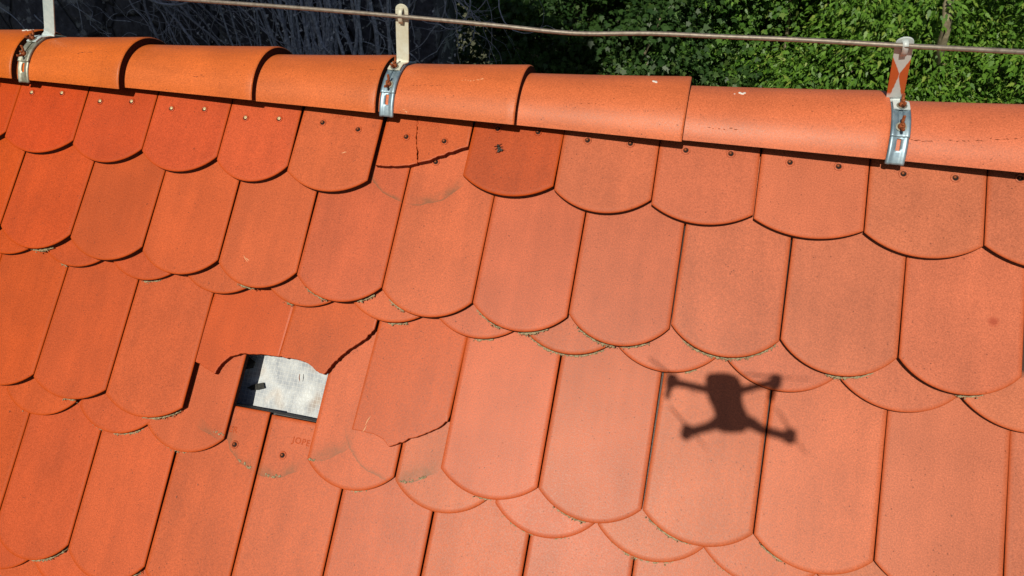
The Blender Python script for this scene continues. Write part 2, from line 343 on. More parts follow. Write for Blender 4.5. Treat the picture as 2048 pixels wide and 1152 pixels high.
# ---------------- first full course
ghost5 = clay('terracotta_ghost_right', [(.985 - 1.0585, .1955 + .110 - .012,   .118, .020, -.08, .03, 1.0)])
ghost4 = clay('terracotta_ghost_left', [(.985 - .877, .1935 + .110 - .012, .118, .008, -.07, .1, 1.0)])
spot10 = clay('terracotta_spot', [(2.005 - 1.9607, .178 - .097, .010, .010, -1, 1, .7)])
CR1 = {0: [(.5, .75)], 3: [(.32, .5)], 4: [(.15, .4), (.72, .9)], 5: [(.1, .3)], 6: [(.06, .36), (.52, .8)], 7: [(.15, .5), (.55, .8)], 8: [(.15, .6), (.5, .98)], 9: [(.45, .8)], 10: [(.5, .7)]}
GAP1 = {-1: .004, 1: .003, 2: .0042, 4: .0012, 5: .0016, 6: .0018, 7: .002, 8: .0018, 9: .0028, 10: .0025}
for k in T1:
    if k == -1: lab = 'long clay tile cut by the left edge, first full course under the short tiles'
    elif k == 4: lab = 'long clay tile under the left piece of the cracked tile, faint curved dust line'
    elif k == 5: lab = 'long clay tile under the right cracked piece, with nail hole and grey dust arc'
    elif k == 6: lab = 'long clay tile just below the fly tile, right of the dust arc'
    elif k == 10: lab = 'long clay tile with a round brown smudge, at the right edge of the photo'
    elif k < 4: lab = 'long clay tile in the first full course, %s left of the faint dust arc' % ordinal(4 - k)
    else: lab = 'long clay tile in the first full course, %s left of the smudged tile' % ordinal(10 - k)
    o, (uc, vs, wd, h) = make_tile('clay_tile', J1[k], J1[k + 1], T1[k], .33, 0, lab, 'roof tile', 'long tiles of the first full course', gap=GAP1.get(k, .0018), mat={4: ghost4, 5: ghost5, 10: spot10}.get(k))
    if k in CR1: crust(o, wd, h, CR1[k], k + 50)
    if k == 5: nail_hole(o, 1.018 - uc, vs + .072, False)
CC1 = {1: [(.3, .4)], 2: [(.5, .7)], 5: [(.5, .7)], 6: [(.5, .68)], 7: [(.1, .52), (.52, .85)], 8: [(.7, .8)], 4: [(.3, .4)]}
for k, (uc, tip) in C1.items():
    lab = 'under-layer tile tip peeking out below the first full course, %s from the left' % ordinal(k + 1)
    o, (uc, vs, wd, h) = make_tile('under_layer_tile', (uc - .0895, tip - .040, .0), (uc + .0895, tip - .040, .0), tip, .333, -.0138, lab, 'roof tile', 'under-layer tiles beneath the first full course', gap=.002, rot=(J1[k][2] if k in J1 else 0) * .6, mat=M_UNDER)
    if k in CC1: crust(o, wd, h, CC1[k], k + 80)

# ---------------- second full course with the hole
CR2 = {1: [(.45, .6)], 2: [(.5, .95)], 6: [(.4, .55)], 7: [(.2, .5)], 8: [(.08, .48)], 9: [(.1, .3)]}
GAP2 = {2: .003, 6: .0016, 7: .002, 8: .0022, 9: .0016, 10: .0022}
for k in T2:
    if k == -1: lab = 'sliver of a long clay tile at the very left edge, second full course'
    elif k == 0: lab = 'long clay tile beside the left edge, second full course, third left of the hole'
    elif k == 1: lab = 'long clay tile in the second full course, second to the left of the hole'
    elif k == 2: lab = 'long clay tile ending beside the hole, dark open gap on its right'
    elif k == 6: lab = 'long clay tile in the second full course, right of the tile with snapped tip'
    elif k == 7: lab = 'pinkish long clay tile in the second full course, left of the drone shadow'
    elif k == 8: lab = 'long clay tile carrying the body of the drone shadow'
    elif k == 9: lab = 'long clay tile carrying the right arms of the drone shadow'
    elif k == 10: lab = 'long clay tile in the second full course, right of the drone shadow'
    else: lab = 'long clay tile cut by the right edge, second full course'
    o, (uc, vs, wd, h) = make_tile('clay_tile', J2[k], J2[k + 1], T2[k], .33, 0, lab, 'roof tile', 'long tiles of the second full course', gap=GAP2.get(k, .0018))
    if k in CR2: crust(o, wd, h, CR2[k], k + 110)
def top(pts, v): return pts
B3, r3 = jagged(mm([(592.0, 395.0), (621.0, 403.3), (650.1, 413.5), (658.3, 392.0), (673.2, 374.4), (699.0, 364.1), (734.9, 359.1), (777.8, 357.0), (784.5, 165), (603, 165)]), {0, 1, 2, 3, 4, 5, 6}, seed=5)
piece('broken_tile', B3, -.0125, r3, 'broken long tile above the hole at left, its lower half gone in a curve', 'roof tile', 'broken tiles around the hole', (1, 1.22, 3.2, 1))
B4, r4 = jagged(mm([(779.8, 356.8), (800, 356.3), (822.6, 356.5), (842.9, 359.9), (863.7, 371.1), (880.7, 375.0), (897.5, 345.9), (920.8, 317.7), (947.3, 294.9), (961.5, 272.0), (966, 165), (785.5, 165)]), {0, 1, 2, 3, 4, 5, 6, 7, 8}, seed=6)
piece('broken_tile', B4, -.0125, r4, 'broken long tile above the hole at right, ending in a slanting jagged point', 'roof tile', 'broken tiles around the hole', (.98, 1.34, 4.2, 1))
B5, r5 = jagged(mm([(962.5, 464.4), (982.5, 464.1), (1008.1, 464.9), (1027.4, 470.5), (1041.7, 481.5), (1072.7, 463.7), (1103.7, 446.8), (1127.7, 430.5), (1141.5, 417.0), (1144.0, 404.8), (1147.4, 165), (968.5, 165)]), {0, 1, 2, 3, 4, 5, 6, 7}, seed=7)
piece('broken_tile', B5, -.0045, r5, 'long tile right of the hole with its rounded tip snapped off along a crack', 'roof tile', 'broken tiles around the hole', (.98, 1.42, 6.0, 1))
d5 = clay('terracotta_dust_middle', [(.876 - .970, .535 - .430, .108, .035, -.085, .0, .75), (1.05 - .970, .535 - .430, .112, .008, -.03, .085, .8)])
d6 = clay('terracotta_dust_right', [(1.056 - 1.150, .538 - .430, .112, .04, -.09, -.004, .95)])
d3 = clay('terracotta_dust_left', [(.701 - .611, .534 - .400, .135, .018, .02, .09, .8)])
CC2 = {1: [(.25, .35)], 2: [(.25, .4), (.5, .85)], 3: [(.03, .12), (.2, .6)], 5: [(.55, .7)], 6: [], 7: [(.1, .45), (.6, .75)], 8: [(.2, .75)], 9: [(.1, .4)]}
for k, (uc, tip) in C2.items():
    lab = {3: 'under-layer tile at the left side of the hole, with sand crumbs at its tip', 5: 'under-layer tile at the right side of the hole, marked by dust arcs', 6: 'under-layer tile bared by the snapped tip, with a grey dust band'}.get(k) or \
        'under-layer tile tip below the second full course, %s the hole' % (['second to the left of', 'next to the left of'][k - 1] if k < 3 else ['fifth to the right of', 'fourth to the right of', 'third to the right of', 'sixth to the right of'][{7: 2, 8: 1, 9: 0, 10: 3}[k]])
    o, (uc, vs, wd, h) = make_tile('under_layer_tile', (uc - .0895, tip - .040, .0), (uc + .0895, tip - .040, .0), tip, .333, -.0138, lab, 'roof tile', 'under-layer tiles beneath the second full course', gap=.002, rot={3: .012, 5: .005}.get(k, J2[k][2] * .6), mat={3: d3, 5: d5, 6: d6}.get(k, M_UNDER))
    if k in CC2 and CC2[k]: crust(o, wd, h, CC2[k], k + 140)
    if k == 6: crumbs(o, 1.056 - 1.150, .538 - .430, .112, 8, 34, 26, 1)
    if k == 5: crumbs(o, .876 - .970, .535 - .430, .108, 2, 12, 10, 2)
    if k == 3: crumbs(o, .701 - .611, .534 - .400, .128, -12, -2, 9, 3)
def tile_scratch(parent, spots, seed):
    rg = random.Random(seed); mb = MB()
    for (x, y, dx, dy) in spots:
        a = Vector((x, y, .0001)); b = a + Vector((dx, dy, 0)); m_ = a.lerp(b, .5) + Vector((rg.uniform(-.001, .001), rg.uniform(-.001, .001), .0002)); mb.add(tube([a, m_, b], [.0003, .0009, .0003], 5))
    mb.build('pale_scratch', M_SCR, parent)
for o_ in list(S.collection.objects):
    lb = o_.get('label', '')
    if lb.startswith('long tile right of the hole'): tile_scratch(o_, [(-.066, .03, -.006, -.018), (-.07, .012, -.004, -.012)], 1)
    elif lb.startswith('short clay tile left of the cracked'): tile_scratch(o_, [(.02, .05, .01, .004)], 2)
    elif 'first to the left' in lb or 'first left of the faint' in lb: tile_scratch(o_, [(-.035, .02, .012, -.012), (-.028, .015, .008, -.004)], 3)
# ---------------- third full course and the one below it
d34 = {3: clay('terracotta_dust_low_left', [(.800 - .694, .798 - .470, .113, .03, -.0, .09, .9)]), 4: clay('terracotta_dust_low_right', [(.800 - .874, .798 - .470, .113, .03, -.1, .0, .9)])}
GAP3 = {0: .003, 2: .003, 3: .0028, 5: .0025, 6: .0022}
for k in range(0, 11):
    lab = {0: 'long clay tile cut by the left edge, third full course', 3: 'long clay tile bared below the hole at left, one nail hole showing', 4: 'long clay tile bared below the hole at right, one nail hole and stamped letters',
           1: 'long clay tile in the third full course, second to the left of the nail holes', 2: 'long clay tile in the third full course, directly left of the nail holes'}.get(k) or 'long clay tile cut by the bottom edge, %s to the right of the nail holes' % ordinal(k - 4)
    o, (uc, vs, wd, h) = make_tile('clay_tile', J3[k], J3[k + 1], .84, .331, 0, lab, 'roof tile', 'long tiles of the third full course', gap=GAP3.get(k, .002), mat=d34.get(k), tint=(.96, 1.22 + .08 * k, 3.4 + 1.2 * k, 1) if k in (3, 6) else None)
    if k == 3: nail_hole(o, .726 - uc, vs - .540, False); text_mark(o, .700 - uc, vs - .513, .0165)
    if k == 4: nail_hole(o, .829 - uc, vs - .539, False); text_mark(o, .866 - uc, vs - .508, .0165, -.05)
    if k == 3: crumbs(o, .800 - .694, .798 - .470, .113, -32, -14, 14, 4)
    if k == 4: crumbs(o, .800 - .874, .798 - .470, .113, 2, 18, 14, 5)
    if k == 2: crust(o, wd, h, [(.4, .9)], 9)
    if k == 1: crust(o, wd, h, [(.5, .95)], 10)
for i, k in enumerate((1, 2, 3)):
    make_tile('under_layer_tile', (J3[k][0] - .087, .84, 0), (J3[k][0] + .092, .84, 0), .88, .333, -.0138, 'under-layer tile tip in the bottom left corner, %s below the third full course' % ordinal(i + 1), 'roof tile', 'under-layer tiles beneath the third full course', gap=.002, mat=M_UNDER)
for i, k in enumerate((0, 1, 2)):
    make_tile('clay_tile', (J3[k][0], 1.105, .02), (J3[k + 1][0], 1.105, .02), 1.145, .331, 0, 'long clay tile almost out of view in the bottom left corner, %s from left' % ordinal(i + 1), 'roof tile', 'long tiles of the fourth full course')

# ------------------------------------------------------------------ what lies under the tiles
def roof_box(mb, u0, u1, v0, v1, w0, w1):
    vs = [P(u, v, q) for u in (u0, u1) for v in (v0, v1) for q in (w0, w1)]
    mb.add((vs, [(0, 1, 3, 2), (4, 6, 7, 5), (0, 4, 5, 1), (2, 3, 7, 6), (0, 2, 6, 4), (1, 5, 7, 3)]))
b = MB(); roof_box(b, -.6, 2.7, .4685, .53, -.083, -.0438)
tag(b.build('wooden_batten', M_WOOD), 'grey wooden batten at the lower edge of the hole', 'batten')
t = NT('membrane'); p = t.n('TexCoord').outputs['Object']; sx = t.n('SeparateXYZ'); t.set(sx.inputs[0], p)
nz = t.noise(p, 14, 3)
def grid_line(c, per):
    a = t.math('ADD', c, t.math('MULTIPLY', nz, .006)); fr = t.math('FRACT', t.math('DIVIDE', a, per)); return t.ramp(t.math('ABSOLUTE', t.math('SUBTRACT', fr, .5)), .40, .47, 0, 1)
g = t.math('MAXIMUM', grid_line(sx.outputs[0], .0085), grid_line(sx.outputs[1], .0085))
base = t.mix(t.ramp(t.noise(p, 22, 4), .38, .66), (.34, .37, .43), (.64, .67, .71))
base = t.mix(t.ramp(t.noise(p, 16, 2), .56, .72, 0, .6), base, (.42, .29, .2))
M_MEM = t.out(t.mix(t.math('MULTIPLY', g, .6), base, (.82, .83, .84)), .4, 0, t.bump(t.math('ADD', t.noise(p, 30, 3), t.math('MULTIPLY', g, .15)), .6, .006), .5)
nu, nv = 60, 40; V, F = [], []; rg = random.Random(4)
for i in range(nu + 1):
    for j in range(nv + 1):
        u = -.6 + 3.3 * i / nu; v = -.12 + 1.5 * j / nv
        V.append(P(u, v, -.088 + .004 * math.sin(u * 23 + v * 9) * math.sin(v * 31) + rg.uniform(-.0012, .0012)))
for i in range(nu):
    for j in range(nv): a = i * (nv + 1) + j; F.append((a, a + nv + 1, a + nv + 2, a + 1))
me_o = mesh_obj('woven_membrane', [v - P(.75, .42, -.083) for v in V], F, M_MEM, None, True); me_o.location = P(.75, .42, -.083)
# local frame of the sheet along the roof so that its woven grid follows it
Mr = Matrix((UW, -VW, NW)).transposed().to_4x4(); me_o.data.transform(Mr.inverted()); Mr.translation = me_o.location; me_o.matrix_world = Mr
so_ = me_o.modifiers.new('s', 'SOLIDIFY'); so_.thickness = .001
tag(me_o, 'white woven roof membrane with a square grid, bared in the hole', 'membrane')
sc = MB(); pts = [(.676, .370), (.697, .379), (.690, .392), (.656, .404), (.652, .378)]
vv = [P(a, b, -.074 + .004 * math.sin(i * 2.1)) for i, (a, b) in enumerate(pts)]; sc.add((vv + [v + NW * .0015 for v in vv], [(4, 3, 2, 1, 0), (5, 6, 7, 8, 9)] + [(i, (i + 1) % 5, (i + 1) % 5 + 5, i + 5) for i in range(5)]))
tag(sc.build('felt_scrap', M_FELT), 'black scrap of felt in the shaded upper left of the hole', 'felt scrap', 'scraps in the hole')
sc = MB(); pts = [(.684, .434), (.700, .424), (.718, .417), (.724, .428), (.710, .434), (.696, .437)]
vv = [P(a, b, -.0805 + .0015 * math.sin(i * 2.1)) for i, (a, b) in enumerate(pts)]; n = 6; sc.add((vv + [v + NW * .001 for v in vv], [tuple(range(n - 1, -1, -1)), tuple(range(n, 2 * n))] + [(i, (i + 1) % n, (i + 1) % n + n, i + n) for i in range(n)]))
tag(sc.build('felt_scrap', M_FELT), 'dark pointed scrap half in sunlight on the white membrane', 'felt scrap', 'scraps in the hole')
tw = MB(); tw.add(tube([P(.797, .386, -.076), P(.799, .393, -.073), P(.800, .401, -.077)], [.0006, .001, .0005], 6)); tag(tw.build('twig', M_RUST), 'tiny dark brown twig on the white membrane in the hole', 'twig')

# ------------------------------------------------------------------ ridge tiles
YC, ZC = .178, .097
ENDS = [-.30, .007, .294, .619, .892, 1.174, 1.482, 1.813, 2.14]
def ridge_mesh(x0, x1, ra, rb, th=.019):
    nx, na = 18, 40; V, F = [], []; a0, a1 = R(14.5), R(165.5)
    def ring(x, r):
        return [(x, -r * math.cos(a0 + (a1 - a0) * j / na), r * math.sin(a0 + (a1 - a0) * j / na)) for j in range(na + 1)]
    prof = [(x0, ra - th)] + [(x0, ra - .002), (x0 + .002, ra)]
    for i in range(1, nx): f = i / nx; prof.append((x0 + (x1 - x0) * f, ra + (rb - ra) * f - .0012 * math.sin(math.pi * f)))
    prof += [(x1 - .004, rb - .0003), (x1 - .0014, rb - .0008), (x1, rb - .0024), (x1, rb - th + .001), (x1 - .001, rb - th), ]
    for i in range(nx - 1, 0, -3): f = i / nx; prof.append((x0 + (x1 - x0) * f, ra + (rb - ra) * f - th))
    m = len(prof)
    for (x, r) in prof: V += ring(x, r)
    w_ = na + 1
    for i in range(m):
        k = (i + 1) % m
        if prof[i][0] == x1 and prof[k][0] == x1: rim0 = len(F)
        for j in range(na): F.append((i * w_ + j, i * w_ + j + 1, k * w_ + j + 1, k * w_ + j))
    ridge_mesh.rim = rim0; ridge_mesh.n = m * na
    F.append(tuple(i * w_ for i in range(m))); F.append(tuple(i * w_ + na for i in range(m - 1, -1, -1)))
    return V, F
RLAB = ['half-round ridge tile cut by the left edge, left of the first metal bracket', 'half-round ridge tile just right of the leftmost metal bracket', 'half-round ridge tile midway between the left and middle brackets',
        'half-round ridge tile ending at the left side of the middle bracket', 'half-round ridge tile just right of the middle bracket', 'half-round ridge tile with one white bird dropping, its right rim seen edge-on',
        'half-round ridge tile ending at the left side of the right bracket', 'half-round ridge tile with a dark scuff, right of the last bracket']
RT = []
for i in range(8):
    x0, x1 = ENDS[i] - .045, ENDS[i + 1]; o = mesh_obj('ridge_tile', *ridge_mesh(x0 - x1, 0,   .0905, .1085), M_RIDGE, None, True)
    o.data.materials.append(M_EDGE_SHADE)
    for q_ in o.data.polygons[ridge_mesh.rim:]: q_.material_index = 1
    e = o.modifiers.new('e', 'EDGE_SPLIT'); e.split_angle = R(40)
    o.location = (x1, YC, ZC); o.rotation_euler = (R([0, .6, -.8, .5, -.5, .7, -.3, .4][i]), 0, R([.3, .2, -.3, .25, .1, -.3, .15, -.1][i])); c = col(x1); k = x1 / 2
    o.color = (1.2, 2.05 + .45 * k, 2.6 + 17 * k, 1); tag(o, RLAB[i], 'ridge tile', 'half-round ridge tiles'); RT.append(o)
def on_ridge(i, x, ang, up=0.):   # a point of ridge tile i in its own frame
    x1 = ENDS[i + 1]; L = ENDS[i + 1] - ENDS[i] + .045; f = (x - x1 + L) / L; r = .0905 + .018 * f - .0012 * math.sin(math.pi * f) + up
    return Vector((x - x1, -r * math.cos(R(ang)), r * math.sin(R(ang))))
def lump(c, s, seed, n=5):
    rg = random.Random(seed); mb = MB()
    nrm = Vector((0, c.y, c.z)).normalized()
    for _ in range(n):
        d = Vector((rg.uniform(-1, 1), 0, 0)) * s; q = c + d + Vector((0, nrm.z, -nrm.y)) * rg.uniform(-.6, .6) * s
        r = s * rg.uniform(.35, .7); mb.add(tube([q - nrm * .001, q + nrm * .0004, q + nrm * .001], [r, r, r * .6], 9))
    return mb
lump(on_ridge(5, 1.419, 80), .004, 1, 6).build('bird_dropping', M_DROP, RT[5], True)
lump(on_ridge(6, 1.573, 78), .0045, 2, 6).build('bird_dropping', M_DROP, RT[6], True); lump(on_ridge(6, 1.561, 76), .0014, 3, 3).build('bird_dropping', M_DROP, RT[6], True)
lump(on_ridge(0, -.02, 92), .009, 4, 7).build('lime_patch', M_DROP, RT[0], True)
def scratch(i, x0, a0, x1, a1, mat, name, seed, n=14, wd=.0011):
    rg = random.Random(seed); mb = MB()
    for k in range(n):
        f = (k + rg.random() * .7) / n; x = x0 + (x1 - x0) * f; a = a0 + (a1 - a0) * f + rg.uniform(-1, 1) * 1.0
        l = rg.uniform(.002, .008); mb.add(tube([on_ridge(i, x, a, -.0003), on_ridge(i, x + l * .5, a, .0002), on_ridge(i, x + l, a + rg.uniform(-.6, .6), -.0003)], [wd * .3, wd * rg.uniform(.5, 1), wd * .3], 5))
    mb.build(name, mat, RT[i])
scratch(7, 1.90, 38, 2.06, 50, M_SCUFF, 'scuff_mark', 5, 17, .0011); scratch(7, 1.845, 36, 1.88, 36, M_SCUFF, 'scuff_mark', 6, 6, .0012)
scratch(4, .955, 50, 1.02, 51, M_SCUFF, 'scuff_mark', 7, 8, .0008); scratch(4, 1.055, 58, 1.10, 62, M_SCR, 'pale_scratch', 8, 8, .0008)
scratch(4, .944, 20, .955, 16, M_SCR, 'pale_scratch', 9, 4, .001); scratch(1, .165, 55, .205, 58, M_SCUFF, 'scuff_mark', 10, 9, .001)
scratch(2, .47, 35, .50, 38, M_SCUFF, 'scuff_mark', 11, 5, .001); scratch(3, .86, 62, .88, 62, M_SCUFF, 'scuff_mark', 12, 3, .0012)
scratch(6, 1.52, 30, 1.57, 31, M_SCUFF, 'scuff_mark', 13, 6, .001); scratch(5, 1.29, 44, 1.34, 45, M_SCUFF, 'scuff_mark', 14, 4, .001)
M_STN = simple('ridge_beam', (.03, .027, .025), (.05, .045, .04), 40, .9)
rb_ = MB(); rb_.box((1.0, YC, .045), (4.2, .06, .09)); tag(rb_.build('ridge_beam', M_STN), 'dark ridge beam hidden under the ridge tiles', 'beam')

# ------------------------------------------------------------------ lightning-wire brackets on the ridge
t = NT('zinc_with_orange_wedges'); sx = t.n('SeparateXYZ'); t.set(sx.inputs[0], t.n('TexCoord').outputs['Object'])
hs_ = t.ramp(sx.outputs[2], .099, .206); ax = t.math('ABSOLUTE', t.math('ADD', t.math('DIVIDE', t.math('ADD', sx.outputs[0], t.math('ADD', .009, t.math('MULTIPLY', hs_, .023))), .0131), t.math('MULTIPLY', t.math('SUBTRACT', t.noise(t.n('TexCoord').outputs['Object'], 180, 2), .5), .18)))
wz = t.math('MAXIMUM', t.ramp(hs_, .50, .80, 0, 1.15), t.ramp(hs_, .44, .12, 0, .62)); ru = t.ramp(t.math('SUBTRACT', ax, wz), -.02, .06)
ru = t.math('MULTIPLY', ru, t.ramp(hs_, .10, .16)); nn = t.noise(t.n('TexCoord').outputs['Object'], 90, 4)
M_WEDGED = t.out(t.mix(ru, t.mix(nn, (.50, .56, .58), (.66, .70, .72)), t.mix(nn, (.50, .085, .02), (.62, .14, .03))), .5, .1, t.bump(nn, .1, .0005), .4)  # orange wedges on pale zinc, painted into the post's base colour
def strap_grid(ph0, ph1, r, slots, wdt=.0285, rib=.0022):
    xs = [-wdt / 2, -wdt / 2 + .0015, -wdt / 2 + .004, -wdt / 2 + .0065, -.0033, .0033, wdt / 2 - .0065, wdt / 2 - .004, wdt / 2 - .0015, wdt / 2]
    hs = [-.001, rib * .6, rib, 0, 0, 0, 0, rib, rib * .6, -.001]; n = int(abs(ph1 - ph0) / 2) + 1; V, F = [], []
    for i in range(n + 1):
        ph = R(ph0 + (ph1 - ph0) * i / n)
        for x, h in zip(xs, hs): V.append((x, -(r + h) * math.cos(ph), (r + h) * math.sin(ph)))
    m = len(xs)
    for i in range(n):
        pm = ph0 + (ph1 - ph0) * (i + .5) / n
        for j in range(m - 1):
            if j == 4 and any(a < pm < b for a, b in slots): continue
            F.append((i * m + j, i * m + j + 1, (i + 1) * m + j + 1, (i + 1) * m + j))
    return V, F
def solid(o, th): s = o.modifiers.new('s', 'SOLIDIFY'); s.thickness = th; s.offset = 1; return o
def wing_nut(parent, M, mat, big=1.0):
    mb = MB()
    mb.add(([M @ Vector(v) for v in tube([(0, 0, 0), (0, 0, .0016)], .0085 * big, 14)[0]], tube([(0, 0, 0), (0, 0, .0016)], .0085 * big, 14)[1]))
    o = mb.build('washer', M_ZINCY, parent)
    mb = MB()
    for VF in (tube([(0, 0, .001), (0, 0, .005), (0, 0, .008)], [.0062 * big, .0055 * big, .0035 * big], 10), tube([(0, 0, .004), (0, 0, .0125)], .0026 * big, 8),
               tube([(.003, 0, .004), (.0085, 0, .0085), (.0125, 0, .014), (.0115, 0, .0165)], [.0028 * big, .0026 * big, .0026 * big, .0012], 7),
               tube([(-.003, 0, .004), (-.0085, 0, .0085), (-.0125, 0, .014), (-.0115, 0, .0165)], [.0028 * big, .0026 * big, .0026 * big, .0012], 7)):
        mb.add(([M @ Vector(v) for v in VF[0]], VF[1]))
    mb.build('wing_nut', mat, parent, True)
def bracket(x, label, post_base, post_top, post_mat, strap_mat, bend=None):
    t = empty('wire_bracket', (x, YC, ZC), label, 'bracket', 'metal brackets holding the wire')
    r = .0945
    o = solid(mesh_obj('strap', *strap_grid(10, 170, r, [(24, 36.5)]), strap_mat, t, True), .0015)
    o = solid(mesh_obj('clamp_plate', *strap_grid(37, 84, r + .0022, [(44, 72)], .0295), strap_mat, t, True), .0016)
    # bright inside of the slots is the tile; wing bolt on the clamp plate
    def on(ph, up): 
        a = R(ph); n = Vector((0, -math.cos(a), math.sin(a))); tt = Vector((0, math.sin(a), math.cos(a)))
        M = Matrix((tt, Vector((1, 0, 0)).cross(tt) * 0 + Vector((-1, 0, 0)), n)).transposed().to_4x4(); M.translation = n * (r + up); return M
    wing_nut(t, on(47, .0042), M_RUST)
    # post: foot on the strap, then bent upright
    pb, pt = Vector(post_base) - Vector((x, YC, ZC)), Vector(post_top) - Vector((x, YC, ZC))
    foot = [Vector((0, -(r + .006) * math.cos(R(a)), (r + .006) * math.sin(R(a)))) for a in (67, 71, 75, 79)]
    cl = foot + [Vector((pb.x * .6, pb.y - .004, foot[-1].z + .0005)), Vector((pb.x, pb.y - .0008, pb.z + .0012)), pb + Vector((0, 0, .005))]
    nseg = 10
    cl += [pb.lerp(pt, (i + 1) / nseg) for i in range(nseg)]
    wdt = .0262; mb = MB(); V, F = [], []; up = (pt - pb).normalized(); side = Vector((1, 0, 0))
    side_t = Vector((1, 0, 0)) - up * up.x; side_t.normalize()
    for i, c in enumerate(cl):
        s = side if i < 5 else side_t; hw = wdt / 2
        V += [c - s * hw, c - s * hw * .18, c + s * hw * .18, c + s * hw]
    m = len(cl)
    for i in range(m - 1):
        for j in range(3):
            if j == 1 and i == m - 2: continue           # the slot the hook was bent out of
            F.append((i * 4 + j, i * 4 + j + 1, (i + 1) * 4 + j + 1, (i + 1) * 4 + j))
    # rounded head
    hd = len(V); nh = 12; c = pt
    for i in range(nh + 1):
        a = math.pi * i / nh; V.append(c - side_t * math.cos(a) * wdt / 2 + up * math.sin(a) * wdt * .42)
    for i in range(nh + 1):
        a = math.pi * i / nh; V.append(c - side_t * math.cos(a) * wdt * .09 * 2 * .5 + up * math.sin(a) * wdt * .1)
    for i in range(nh): F.append((hd + i, hd + nh + 1 + i, hd + nh + 2 + i, hd + i + 1))
    po = mesh_obj('post', V, F, post_mat, t, False); solid(po, .003); bevel(po, .0006, 2)
    for pl in po.data.polygons: pl.use_smooth = False
    wing_nut(t, on(71, .0085), M_RUST)
    # hook: tongue bent out of the slot, over the wire and down in front of it
    fw = Vector((0, -1, 0)); k0 = pt + up * .001; hk = []
    for d, hgt in ((0, .002), (.004, .003), (.010, .001), (.0135, -.005), (.0140, -.012), (.0115, -.020), (.0085, -.026)): hk.append(k0 + fw * d + up * hgt)
    V, F = [], []
    for c in hk: V += [c - side_t * .0042, c + side_t * .0042]
    F = [(2 * i, 2 * i + 1, 2 * i + 3, 2 * i + 2) for i in range(len(hk) - 1)]
    h = mesh_obj('hook', V, F, post_mat if post_mat is not M_ZINCB else M_ZINC, t, True); solid(h, .0022)
    return t
bracket(.911, 'zinc bracket at the middle with an upright cream post and two rusty wing nuts', (.918, .172, .1985), (.9275, .166, .2985), M_ZINCW, M_ZINC)
bracket(.028, 'zinc bracket at the far left with a pale bluish upright post', (.050, .174, .200), (.098, .166, .306), M_ZINCS, M_ZINCY)
bracket(1.831, 'bright zinc bracket at the right with a leaning pale post with orange wedges', (1.822, .165, .196), (1.799, .113, .303), M_WEDGED, M_ZINC)
# the wire, resting in the hooks
WP = [(-.9, .156, .313), (-.3, .156, .309), (-.022, .156, .305), (.099, .156, .303), (.462, .156, .296), (.714, .156, .2925), (.929, .156, .288), (1.126, .155, .282), (1.225, .155, .2775), (1.294, .154, .278), (1.401, .152, .285), (1.52, .145, .2885), (1.65, .130, .294), (1.802, .105, .2995), (1.97, .108, .300), (2.2, .12, .297), (2.8, .13, .296)]
def spline(pts, sub=6):
    out = []; p = [Vector(q) for q in pts]
    for i in range(len(p) - 1):
        a, b, c, d = p[max(i - 1, 0)], p[i], p[i + 1], p[min(i + 2, len(p) - 1)]
        for k in range(sub):
            f = k / sub; out.append(.5 * ((2 * b) + (c - a) * f + (2 * a - 5 * b + 4 * c - d) * f * f + (3 * b - a - 3 * c + d) * f ** 3))
    return out + [p[-1]]
tag(mesh_obj('lightning_wire', *tube(spline(WP), .0040, 10), M_WIRE, None, True), 'thin dull metal wire running along above the ridge tiles', 'wire')

# ------------------------------------------------------------------ the drone that takes the picture and casts the shadow (just behind the lens)
DR = co.location.copy(); fwd = Vector((-.2220757, .8121251, 0)).normalized(); rgt = Vector((fwd.y, -fwd.x, 0))
dr = empty('drone', DR, 'small grey quadcopter drone hovering in front of the roof, casting its shadow', 'drone')
dr.matrix_world = Matrix(((rgt.x, fwd.x, 0, DR.x), (rgt.y, fwd.y, 0, DR.y), (0, 0, 1, DR.z), (0, 0, 0, 1)))
body = [(-26, 4), (-21, 9), (-11, 12), (8, 12), (21, 7), (27, -2), (28, -16), (27, -29), (23, -45), (19, -60), (17, -82), (19, -100), (17, -116), (6, -126), (-15, -128), (-32, -126), (-38, -118), (-36, -104), (-32, -85), (-31, -61), (-33, -40), (-31, -20)]
V, F = [], []; n = len(body); cx, cy = -4, -58
lv = [(.006, .72), (.009, .92), (.016, 1), (.024, .97), (.030, .82), (.032, .6)]
for z, s in lv: V += [((cx + (x - cx) * s * 1.06) / 1000, (cy + (y - cy) * (s * .1 + .9 if s > .9 else s)) / 1000, z) for x, y in body]
for i in range(len(lv) - 1):
    for j in range(n): F.append((i * n + (j + 1) % n, i * n + j, (i + 1) * n + j, (i + 1) * n + (j + 1) % n))
F += [tuple(range(n)), tuple(range(len(V) - 1, len(V) - n - 1, -1))]
mesh_obj('body', V, F, M_DRONE, dr, True)
gm = MB(); gm.box((0, -.018, .001), (.022, .016, .018)); bevel(gm.build('gimbal_camera', M_BLK, dr), .004, 3)
ARMS = [((-30, -30), (-60, -19), (-90, -8), .020), ((26, -30), (56, -20), (87, -11), .020), ((-34, -112), (-54, -125), (-96, -141), .020), ((17, -110), (35, -132), (75, -148), .020)]
BLD = [(-18, 30), (39, -5), (-14, 40), (-6, 36)]
